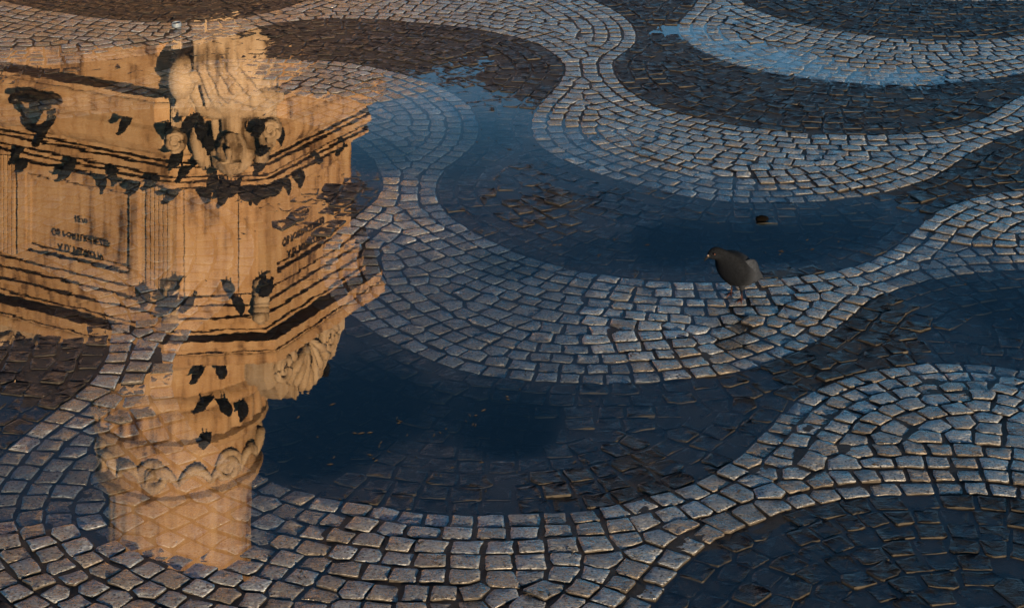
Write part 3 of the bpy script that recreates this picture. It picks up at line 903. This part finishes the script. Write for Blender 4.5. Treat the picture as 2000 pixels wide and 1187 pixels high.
# neck and trunk
limb([(453, 265, 0.06), (453, 240, 0.07), (453, 218, 0.10)], [0.145, 0.15, 0.19])
blob(453, 190, 0.40, 0.27, 0.26, 0.12); blob(470, 160, 0.40, 0.30, 0.36, 0.10); blob(470, 110, 0.46, 0.42, 0.5, 0.05)
limb([(400, 212, 0.12), (455, 214, 0.08), (512, 214, 0.12)], [0.15, 0.16, 0.15])
# the arm at the left, hand hanging with parted fingers
limb([(400, 212, 0.10), (382, 180, 0.02), (376, 150, -0.10)], [0.13, 0.11, 0.10])
limb([(378, 150, -0.10), (360, 172, -0.25), (366, 186, -0.32)], [0.09, 0.07, 0.065])
for k, (fx, fy, L) in enumerate(((352, 186, 16), (360, 190, 20), (368, 192, 21), (376, 190, 19))):
    limb([(fx + 4, fy - 6, -0.33), (fx + 1, fy + L * 0.4, -0.37), (fx - 1, fy + L, -0.33)], [0.026, 0.024, 0.018], 8)
limb([(380, 180, -0.34), (388, 188, -0.37), (390, 198, -0.36)], [0.026, 0.024, 0.018], 8)
# the arm at the right, across the drapery
limb([(512, 214, 0.10), (540, 190, 0.05), (520, 178, -0.12), (500, 184, -0.2)], [0.12, 0.10, 0.08, 0.07])
blob(500, 186, 0.075, 0.06, 0.09, -0.22); blob(515, 184, 0.06, 0.06, 0.085, -0.2)
# knees, drapery folds
blob(362, 140, 0.18, 0.25, 0.27, -0.25)
for k in range(9):
    u = k / 8
    limb([(410 + 115 * u, 205 - 12 * math.sin(3 * u), -0.16 + 0.1 * u), (408 + 90 * u, 160 + 6 * math.sin(5 * u), -0.31 - 0.07 * (k % 2)), (395 + 75 * u, 115, -0.43 - 0.06 * (k % 2)), (390 + 70 * u, 60, -0.30), (385 + 90 * u, -60, -0.25)], [0.03, 0.045, 0.045, 0.05, 0.06], 8)
limb([(515, 205, -0.12), (470, 178, -0.26), (420, 150, -0.32), (385, 130, -0.40)], [0.05, 0.06, 0.07, 0.06])
limb([(505, 195, -0.13), (465, 165, -0.28), (425, 135, -0.34)], [0.04, 0.05, 0.05])
blob(440, -40, 0.55, 0.4, 0.75, 0.0); blob(440, -200, 0.55, 0.45, 0.8, 0.0)
tmp = bm_obj('tmp_figure', bm, None)
md = tmp.modifiers.new('m', 'REMESH'); md.mode = 'VOXEL'; md.voxel_size = 0.017; md.use_smooth_shade = True
sm = tmp.modifiers.new('s', 'SMOOTH'); sm.factor = 0.5; sm.iterations = 2
dg = bpy.context.evaluated_depsgraph_get()
fig = bpy.data.meshes.new_from_object(tmp.evaluated_get(dg))
bpy.data.objects.remove(tmp)
fig.materials.clear(); fig.materials.append(M_CARVED)
fig.polygons.foreach_set('use_smooth', [True] * len(fig.polygons))
link(bpy.data.objects.new('figure', fig), stat)
# the throne behind: side posts ending in scrolls, and a seat block
for x, y, r, d in ((344, 270, 0.125, -0.05), (527, 255, 0.12, 0.1)):
    bm = bmesh.new()
    sp = spiral(2.3, 0.02, r)
    c = SP(x, y, d)
    tube_bm(bm, [c + Vector((p[0], -0.08, p[2])) for p in sp], [0.016 + 0.022 * i / 40 for i in range(41)], 8)
    ball_bm(bm, S3(c.x, c.y, c.z, r + 0.02, 0.09, r + 0.02))
    bm_obj('throne_scroll', bm, M_CARVED, stat, True)
    bm = bmesh.new()
    a = SP(x - 9, -250, d + 0.02); b = SP(x + 10, y - 12, d + 0.3)
    bmesh.ops.create_cube(bm, size=1.0, matrix=Matrix.Translation((a + b) / 2) @ Matrix.Diagonal((b.x - a.x, b.y - a.y, b.z - a.z, 1)))
    bmesh.ops.bevel(bm, geom=bm.edges[:], offset=0.02, segments=2, affect='EDGES')
    bm_obj('throne_post', bm, M_CARVED, stat)
for x0, y0, x1, y1, x2, y2 in ((392, 225, 378, 275, 400, 335), (508, 230, 520, 290, 500, 325)):
    bm = bmesh.new()
    tube_bm(bm, [SP(x0, y0, 0.18), SP((x0 + x1) / 2 - 4, (y0 + y1) / 2, 0.16), SP(x1, y1, 0.14), SP((x1 + x2) / 2, (y1 + y2) / 2 + 5, 0.14), SP(x2 , y2, 0.16)], [0.08, 0.1, 0.11, 0.1, 0.06], 10)
    bm_obj('acanthus_leaf', bm, M_CARVED, stat, True)
bm = bmesh.new()
bmesh.ops.create_cube(bm, size=1.0, matrix=Matrix.Translation((0, 0.1, 0.9)) @ Matrix.Diagonal((1.8, 1.6, 1.8, 1)))
bmesh.ops.bevel(bm, geom=bm.edges[:], offset=0.04, segments=2, affect='EDGES')
bm_obj('seat_block', bm, M_STONE, stat)

# ------------------------------------------------------------------ bronze ornament on the left face
def on_left(xp, yp, d):
    """point d metres proud of the left face plane whose mirror image is at xp, yp"""
    k = (xp - 1000) / FOC
    o = lo_ + ln * d
    s = (o.x - k * o.y) / (k * le.y - le.x)
    p = o + le * s
    return Vector((p.x, p.y, H_of(yp, p.y)))
c = on_left(72, 215, 0.8)
bz = tag(empty('bronze_ornament', (c.x, c.y, 0)), 'dark bronze ring ornament fixed to the plinth mouldings, mirrored at the far left', 'ornament')
bm = bmesh.new()
for x, y, rx, rz in ((60, 190, 0.25, 0.075), (100, 196, 0.18, 0.06), (30, 192, 0.09, 0.07), (78, 208, 0.17, 0.06)):
    p = on_left(x, y, 0.8) - c
    ball_bm(bm, S3(p.x, p.y, p.z + c.z, rx, 0.1, rz, Matrix.Rotation(math.atan2(le.y, le.x), 4, 'Z')), 14, 9)
bm_obj('mount', bm, M_BRONZE, bz, True)
bm = bmesh.new()
pts = []
for i in range(19):
    a = R(-20 + 220 * i / 18)
    p = on_left(74 + 27 * math.cos(a), 225 + 27 * math.sin(a), 0.82) - c
    pts.append((p.x, p.y, p.z + c.z))
tube_bm(bm, pts, 0.055, 8)
bm_obj('ring', bm, M_BRONZE, bz, True)
bm = bmesh.new()
tube_bm(bm, [tuple(on_left(x, y, 0.82) - c + Vector((0, 0, c.z))) for x, y in ((92, 240), (84, 258), (74, 272), (68, 284))], [0.05, 0.055, 0.06, 0.045], 8)
bm_obj('stem', bm, M_BRONZE, bz, True)

# ------------------------------------------------------------------ pigeons
def mat_feather(name, a, b, rough=0.6, back=None):
    m, t, p = new_mat(name)
    tc = N(t, 'ShaderNodeTexCoord')
    st = N(t, 'ShaderNodeVectorMath', operation='MULTIPLY'); st.inputs[1].default_value = (60, 160, 160)
    t.links.new(tc.outputs['Object'], st.inputs[0])
    n = noise(t, st.outputs[0], 1.0, 4, 0.6)
    r = ramp(t, n.outputs['Fac'], [(0.35, a), (0.65, b)])
    cc = r.outputs[0]
    if back is not None:                              # plumage: dark head and breast, paler rump and belly
        sx = N(t, 'ShaderNodeSeparateXYZ'); t.links.new(tc.outputs['Object'], sx.inputs[0])
        f = N(t, 'ShaderNodeMapRange'); f.interpolation_type = 'SMOOTHSTEP'
        f.inputs['From Min'].default_value = 0.055; f.inputs['From Max'].default_value = -0.01
        t.links.new(sx.outputs['X'], f.inputs[0])
        cc = mixc(t, f.outputs[0], cc, back)
    t.links.new(cc, p.inputs['Base Color'])
    p.inputs['Roughness'].default_value = rough
    p.inputs['Specular IOR Level'].default_value = 0.04
    t.links.new(bump(t, n.outputs['Fac'], 0.5, 0.002), p.inputs['Normal'])
    return m
M_PBODY = mat_feather('pigeon_breast', (0.0026, 0.0036, 0.0056), (0.0065, 0.0086, 0.0130), 0.85, (0.018, 0.0230, 0.0330))
M_PWING = mat_feather('pigeon_wing', (0.015, 0.0195, 0.029), (0.026, 0.0335, 0.048), 0.8)
M_PDARK = mat_feather('perched_pigeon', (0.006, 0.0065, 0.0075), (0.026, 0.026, 0.028), 0.8)
M_PLEG = mat_plain('pigeon_leg', (0.022, 0.004, 0.0035), 0.6)
M_BEAK = mat_plain('pigeon_beak', (0.004, 0.004, 0.004), 0.6, 0.2)
M_CERE = mat_plain('pigeon_cere', (0.14, 0.11, 0.10), 0.6)
M_EYE = mat_plain('pigeon_eye', (0.05, 0.012, 0.004), 0.3, 0.4)

def loft(bm, rings, seg):
    """rings: (x, z, half width, half height, side shift)"""
    vr = []
    for (x, z, w, h, sh) in rings:
        vr.append([bm.verts.new((x, sh + w * math.cos(2 * math.pi * k / seg), z + h * math.sin(2 * math.pi * k / seg))) for k in range(seg)])
    for i in range(len(vr) - 1):
        for k in range(seg):
            bm.faces.new((vr[i][k], vr[i][(k + 1) % seg], vr[i + 1][(k + 1) % seg], vr[i + 1][k]))
    bm.faces.new(vr[0]); bm.faces.new(vr[-1][::-1])
    bmesh.ops.recalc_face_normals(bm, faces=bm.faces)

def smooth_rings(ctrl, n):
    c = np.array(ctrl, float)
    t = np.linspace(0, len(c) - 1, n)
    P = np.vstack([2 * c[0] - c[1], c, 2 * c[-1] - c[-2]])
    o = []
    for u in t:
        i = min(int(u), len(c) - 2); f = u - i
        p0, p1, p2, p3 = P[i], P[i + 1], P[i + 2], P[i + 3]
        o.append(0.5 * (2 * p1 + (p2 - p0) * f + (2 * p0 - 5 * p1 + 4 * p2 - p3) * f * f + (3 * p1 - p0 - 3 * p2 + p3) * f ** 3))
    return o

BODY = [(-0.175, 0.072, 0.028, 0.005, 0), (-0.13, 0.083, 0.030, 0.014, 0), (-0.09, 0.098, 0.045, 0.036, 0), (-0.05, 0.110, 0.068, 0.058, 0), (-0.005, 0.119, 0.082, 0.071, 0),
        (0.035, 0.125, 0.080, 0.071, 0), (0.065, 0.138, 0.066, 0.060, 0), (0.084, 0.157, 0.048, 0.044, -0.006), (0.097, 0.173, 0.035, 0.033, -0.016), (0.109, 0.182, 0.028, 0.027, -0.026), (0.121, 0.180, 0.0235, 0.0225, -0.035), (0.132, 0.174, 0.016, 0.015, -0.043), (0.139, 0.170, 0.007, 0.007, -0.048)]

UPR = 0.22
BODY = [(x, z + UPR * x, w, h, sh) for x, z, w, h, sh in BODY]      # chest carried high
gp = ground(1440, 582)
pg = tag(empty('pigeon', (gp[0], gp[1], 0.0), R(232)), 'dark grey pigeon standing on the pale setts at the puddle edge', 'pigeon')
pg.scale = (0.80, 0.80, 0.80)
bm = bmesh.new()
loft(bm, smooth_rings(BODY, 40), 28)
bm_obj('body', bm, M_PBODY, pg, True)
for sgn in (-1, 1):
    # folded wing: a curved shell over the flank
    bm = bmesh.new()
    W = [(0.064, 0.146, 0.002, 0.004, sgn * 0.050), (0.05, 0.143, 0.007, 0.020, sgn * 0.058), (0.025, 0.136, 0.010, 0.038, sgn * 0.068), (-0.01, 0.128, 0.011, 0.046, sgn * 0.071), (-0.05, 0.117, 0.011, 0.042, sgn * 0.060), (-0.09, 0.103, 0.010, 0.030, sgn * 0.042), (-0.13, 0.090, 0.008, 0.016, sgn * 0.028), (-0.165, 0.080, 0.004, 0.006, sgn * 0.018)]
    W = [(x, z + UPR * x, w, h, sh) for x, z, w, h, sh in W]
    loft(bm, smooth_rings(W, 22), 16)
    bm_obj('wing', bm, M_PWING, pg, True)
    # leg: feathered thigh, shank, toes
    fx, fy = (0.028, sgn * 0.034) if sgn > 0 else (-0.004, sgn * 0.034)
    bm = bmesh.new()
    tube_bm(bm, [(0.005, sgn * 0.03, 0.085), (0.004 + fx * 0.4, sgn * 0.032, 0.062), (fx - 0.004, fy, 0.045)], [0.024, 0.016, 0.007], 10)
    bm_obj('thigh', bm, M_PBODY, pg, True)
    bm = bmesh.new()
    tube_bm(bm, [(fx - 0.004, fy, 0.052), (fx - 0.009, fy, 0.03), (fx - 0.003, fy, 0.010)], [0.0048, 0.0042, 0.0046], 8)
    for ang, L in ((-32, 0.030), (0, 0.036), (32, 0.030), (178, 0.018)):
        a = R(ang)
        tube_bm(bm, [(fx - 0.003, fy, 0.010), (fx - 0.003 + L * 0.5 * math.cos(a), fy + L * 0.5 * math.sin(a), 0.009), (fx - 0.003 + L * math.cos(a), fy + L * math.sin(a), 0.004)], [0.0042, 0.0036, 0.0016], 7)
    bm_obj('leg', bm, M_PLEG, pg, True)
    bm = bmesh.new()
    ex, ey = (0.124, -0.0375) if sgn > 0 else (0.104, -0.0475)
    ball_bm(bm, S3(ex + (0.013 if sgn > 0 else 0.0), ey + (0.016 if sgn > 0 else -0.0), 0.184 + UPR * 0.128, 0.0034, 0.0034, 0.0034), 12, 8)
    bm_obj('eye', bm, M_EYE, pg, True)
bm = bmesh.new()
tube_bm(bm, [(x, y, z + UPR * 0.136) for x, y, z in ((0.133, -0.044, 0.173), (0.142, -0.053, 0.166), (0.148, -0.060, 0.156), (0.149, -0.062, 0.148))], [0.0062, 0.0052, 0.0036, 0.0012], 10)
bm_obj('beak', bm, M_BEAK, pg, True)
bm = bmesh.new()
ball_bm(bm, S3(0.1405, -0.051, 0.172 + UPR * 0.136, 0.0050, 0.0050, 0.0036), 12, 8)
bm_obj('cere', bm, M_CERE, pg, True)

# pigeons perched on the monument (all seen only in the water)
def perched_mesh(name, kind):
    bm = bmesh.new()
    if kind == 0: B_ = BODY
    elif kind == 1:                                   # hunched, head drawn in
        B_ = [(x - (0.02 if x > 0.09 else 0), z - (0.028 if x > 0.085 else 0), w, h, s) for x, z, w, h, s in BODY]
    else:                                             # upright, head high
        B_ = [(x - max(0, x) * 0.35, z + max(0, x) * 0.28, w * 0.95, h, s) for x, z, w, h, s in BODY]
    loft(bm, smooth_rings(B_, 20), 14)
    for sgn in (-1, 1):
        tube_bm(bm, [(0.0, sgn * 0.025, 0.07), (0.005, sgn * 0.03, 0.0)], [0.012, 0.006], 6)
    tube_bm(bm, [(B_[-1][0] - 0.006, B_[-1][4], B_[-1][1]), (B_[-1][0] + 0.014, B_[-1][4], B_[-1][1] - 0.012)], [0.006, 0.001], 6)
    me = bpy.data.meshes.new(name)
    bm.to_mesh(me); bm.free()
    me.polygons.foreach_set('use_smooth', [True] * len(me.polygons))
    me.materials.append(M_PDARK)
    return me
PM = [perched_mesh('perched_pigeon', k) for k in range(3)]

def perch(xp, yp, Z, label, yaw, kind, sc=0.98, h=None):
    hh = H_of(yp, Z) if h is None else h
    o = bpy.data.objects.new('perched_pigeon', PM[kind])
    o.location = ((xp - 1000) / FOC * Z, Z, hh)
    o.rotation_euler = (0, 0, R(yaw))
    o.scale = (sc, sc, sc)
    link(o)
    tag(o, label, 'pigeon', 'pigeons perched on the monument')

def zleft(xp, d):
    p = on_left(xp, 300, d)
    return p.y
def zright(xp, d):
    k = (xp - 1000) / FOC
    o = RFo + rn * d
    s = (o.x - k * o.y) / (k * re_.y - re_.x)
    return (o + re_ * s).y
left_row_low = [(30, 264), (137, 288), (221, 310), (296, 322)]
ordn = ['leftmost', 'second from the left', 'third from the left', 'fourth from the left', 'fifth from the left', 'sixth from the left']
for i, (x, y) in enumerate(left_row_low):
    perch(x, y, zleft(x, 0.24), f'dark pigeon on the lower left moulding, {ordn[i]} of its row', [200, 250, 300, 215][i], [2, 1, 2, 0][i], h=5.55)
left_row_up = [(42, 308), (127, 325), (197, 345), (260, 360)]
for i, (x, y) in enumerate(left_row_up):
    perch(x, y, zleft(x, 0.17), f'dark pigeon on the ledge under the inscription, {ordn[i]} of its row', [260, 225, 310, 240][i], [1, 0, 2, 1][i], h=5.70)
perch(243, 225, zleft(243, 0.62), 'lone dark pigeon on the broad plinth moulding left of the statue', 230, 2, h=H_of(222, zleft(243, 0.62)))
ring_st = [(345, 290, 24.1, 'dark pigeon on the left throne scroll of the statue', 250, 1), (356, 318, 24.3, 'dark pigeon with raised wings above the left throne scroll', 200, 2),
           (369, 222, 23.85, "dark pigeon by the statue's hand", 240, 1), (333, 236, 24.2, 'dark pigeon in the shadow left of the throne post', 290, 2),
           (393, 232, 24.0, "dark pigeon on the statue's shoulder, left of its neck", 280, 0), (407, 258, 24.1, 'tall dark pigeon close beside the statue head, left', 300, 2),
           (505, 232, 24.1, "dark pigeon on the statue's shoulder, right of its neck", 250, 1), (545, 240, 24.5, 'dark pigeon right of the right throne scroll', 320, 2),
           (518, 268, 24.25, 'small dark pigeon on the right throne scroll', 235, 1), (508, 300, 24.3, 'plump dark pigeon right of the statue head', 260, 0),
           (416, 338, 24.0, 'dark pigeon at the left of the statue crown', 270, 1), (440, 345, 24.0, 'dark pigeon on top of the statue head, left one', 300, 2), (456, 347, 24.0, 'dark pigeon on top of the statue head, right one', 240, 1)]
for x, y, Z, lab, yaw, k in ring_st:
    perch(x, y, Z, lab, yaw, k)
corner_row = [(336, 362), (400, 364), (436, 370), (478, 366), (503, 358)]
for i, (x, y) in enumerate(corner_row):
    perch(x, y, 24.78, f'dark pigeon on the ledge above the statue, {ordn[i]} of its row', [210, 300, 250, 330, 270][i], i % 3, 1.0, h=5.70)
right_row = [(528, 345), (540, 318), (562, 322), (585, 304), (608, 250), (665, 268), (520, 330), (600, 300)]
names = ['lowest', 'second', 'third', 'fourth', 'fifth', 'outermost']
for i, x in enumerate((522, 540, 558, 583, 612, 662)):
    perch(x, 320, zright(x, 0.17), f'dark pigeon on the right face ledge, {names[i]} counted from the corner', [200, 250, 330, 300, 20, 280][i], i % 3, 1.0, h=5.70 if i < 4 else 5.55)
for x, y, Z, lab, yaw, k in [(365, 575, 24.3, 'dark pigeon on the cornice moulding left of the corner bracket', 240, 1), (282, 560, 25.0, 'dark pigeon under the left cornice beside the fluted strip', 280, 2), (335, 580, 24.6, 'dark pigeon in the shade under the cornice', 200, 0),
                             (467, 575, 24.5, 'dark pigeon clinging to the leaf bracket', 320, 2), (520, 545, 24.8, 'dark pigeon on the leaf bracket of the right corner', 250, 1),
                             (640, 560, 26.3, 'dark pigeon at the end of the right cornice', 300, 2)]:
    perch(x, y, Z, lab, yaw, k)
for x, y, Z, lab, yaw, k in [(545, 690, 25.9, 'dark pigeon nestled in the carved crest scroll', 260, 1), (570, 712, 26.0, 'dark pigeon on the carved crest, second from the column', 320, 2), (597, 722, 26.1, 'dark pigeon on top of the carved crest', 240, 0), (632, 700, 26.4, 'dark pigeon on the outer end of the carved crest', 300, 1),
                             (385, 712, 26.55, 'dark pigeon on the column base, left of the pair', 230, 2), (432, 705, 26.6, 'dark pigeon on the column base, right of the pair', 290, 1), (395, 775, 26.7, 'dark pigeon above the fluted drum, left', 210, 0), (440, 778, 26.75, 'dark pigeon above the fluted drum, middle', 330, 1), (474, 782, 27.0, 'dark pigeon above the fluted drum, right', 280, 2), (402, 840, 26.85, 'dark pigeon perched left of the carved rosette', 250, 1)]:
    perch(x, y, Z, lab, yaw, k)

# ------------------------------------------------------------------ small things on the ground
M_PEB = mat_plain('dark_pebble', (0.0015, 0.0012, 0.001), 0.9, 0.05, 0, 90, 0.4, 120, 0.003)
p = ground(1488, 430)
bm = bmesh.new()
bmesh.ops.create_icosphere(bm, subdivisions=3, radius=1.0)
for v_ in bm.verts:
    n = v_.co.normalized()
    k = 1 + 0.12 * math.sin(5 * n.x + 2) * math.cos(4 * n.y) + 0.07 * math.sin(9 * n.z + 3 * n.x)
    v_.co = Vector((n.x * 0.024 * k, n.y * 0.017 * k, n.z * 0.010 * k))
pb = bm_obj('pebble', bm, M_PEB, None, True, (p[0], p[1], 0.006))
tag(pb, 'small dark stone breaking the surface of the blue puddle above the pigeon', 'pebble')

M_CAP = mat_plain('cap_plastic', (0.10, 0.14, 0.20), 0.4)
p = ground(345, 54)
cp = tag(empty('bottle_cap', (p[0], p[1], 0.003)), 'pale blue bottle cap lying open side up on the setts at top left', 'bottle cap')
cp.rotation_euler = (R(4), R(-3), 0)
def cap_lathe(name, prof, seg, ridge, parent):
    V, F = [], []
    for r, h in prof:
        for i in range(seg):
            a = 2 * math.pi * i / seg
            rr = r * (1 + (ridge if i % 2 else 0))
            V.append((rr * math.cos(a), rr * math.sin(a), h))
    for k in range(len(prof) - 1):
        for i in range(seg):
            j = (i + 1) % seg
            F.append((k * seg + i, k * seg + j, (k + 1) * seg + j, (k + 1) * seg + i))
    return mesh_obj(name, V, F, M_CAP, parent, False)
cap_lathe('skirt', [(0.0225, 0.001), (0.0235, 0.004), (0.0235, 0.020)], 48, 0.02, cp)
cap_lathe('rim', [(0.0237, 0.0202), (0.0232, 0.0222), (0.0205, 0.0222), (0.0185, 0.0190), (0.0175, 0.006), (0.0004, 0.005)], 48, 0.0, cp)

# scraps of leaf and twig floating on the still water
M_SCRAP = mat_plain('leaf_scrap', (0.014, 0.011, 0.008), 0.7, 0.4, 0, 80, 0.5)
V, F = [], []
spots = [(1000, 300), (960, 270), (935, 265), (1060, 285), (1180, 255), (1250, 265), (780, 825), (610, 855), (720, 900), (1000, 770), (1010, 780), (1550, 480), (1510, 485), (1515, 498), (1640, 460), (860, 840), (930, 830), (650, 790), (700, 850), (560, 820), (1700, 425), (1900, 620), (1960, 630), (800, 900), (870, 925), (760, 870), (1150, 500), (1210, 470), (1260, 480), (1090, 470)]
spots += [(rng.uniform(20, 1980), rng.uniform(60, 1170)) for _ in range(60)]
for sx_, sy_ in spots:
    for _ in range(rng.integers(1, 4)):
        q = ground(sx_ + rng.normal(0, 14), sy_ + rng.normal(0, 7))
        L = rng.uniform(0.004, 0.013); w = rng.uniform(0.0015, 0.004); a = rng.uniform(0, math.pi)
        c, s = math.cos(a), math.sin(a)
        zb = max(0.0, float(level(np.array(q))[0]) + 0.0012)
        b = len(V)
        for u, t_, z in ((-1, 0, 0.0005), (0, 1, 0.0005), (1, 0, 0.0008), (0, -1, 0.0005), (0.1, 0.1, 0.0030)):
            V.append((q[0] + (u * L * c - t_ * w * s), q[1] + (u * L * s + t_ * w * c), z + zb))
        F += [(b, b + 1, b + 4), (b + 1, b + 2, b + 4), (b + 2, b + 3, b + 4), (b + 3, b, b + 4), (b, b + 3, b + 2, b + 1)]
tag(mesh_obj('leaf_scraps', V, F, M_SCRAP), 'tiny scraps of leaf and twig on the dark water and setts', 'debris', kind='stuff')
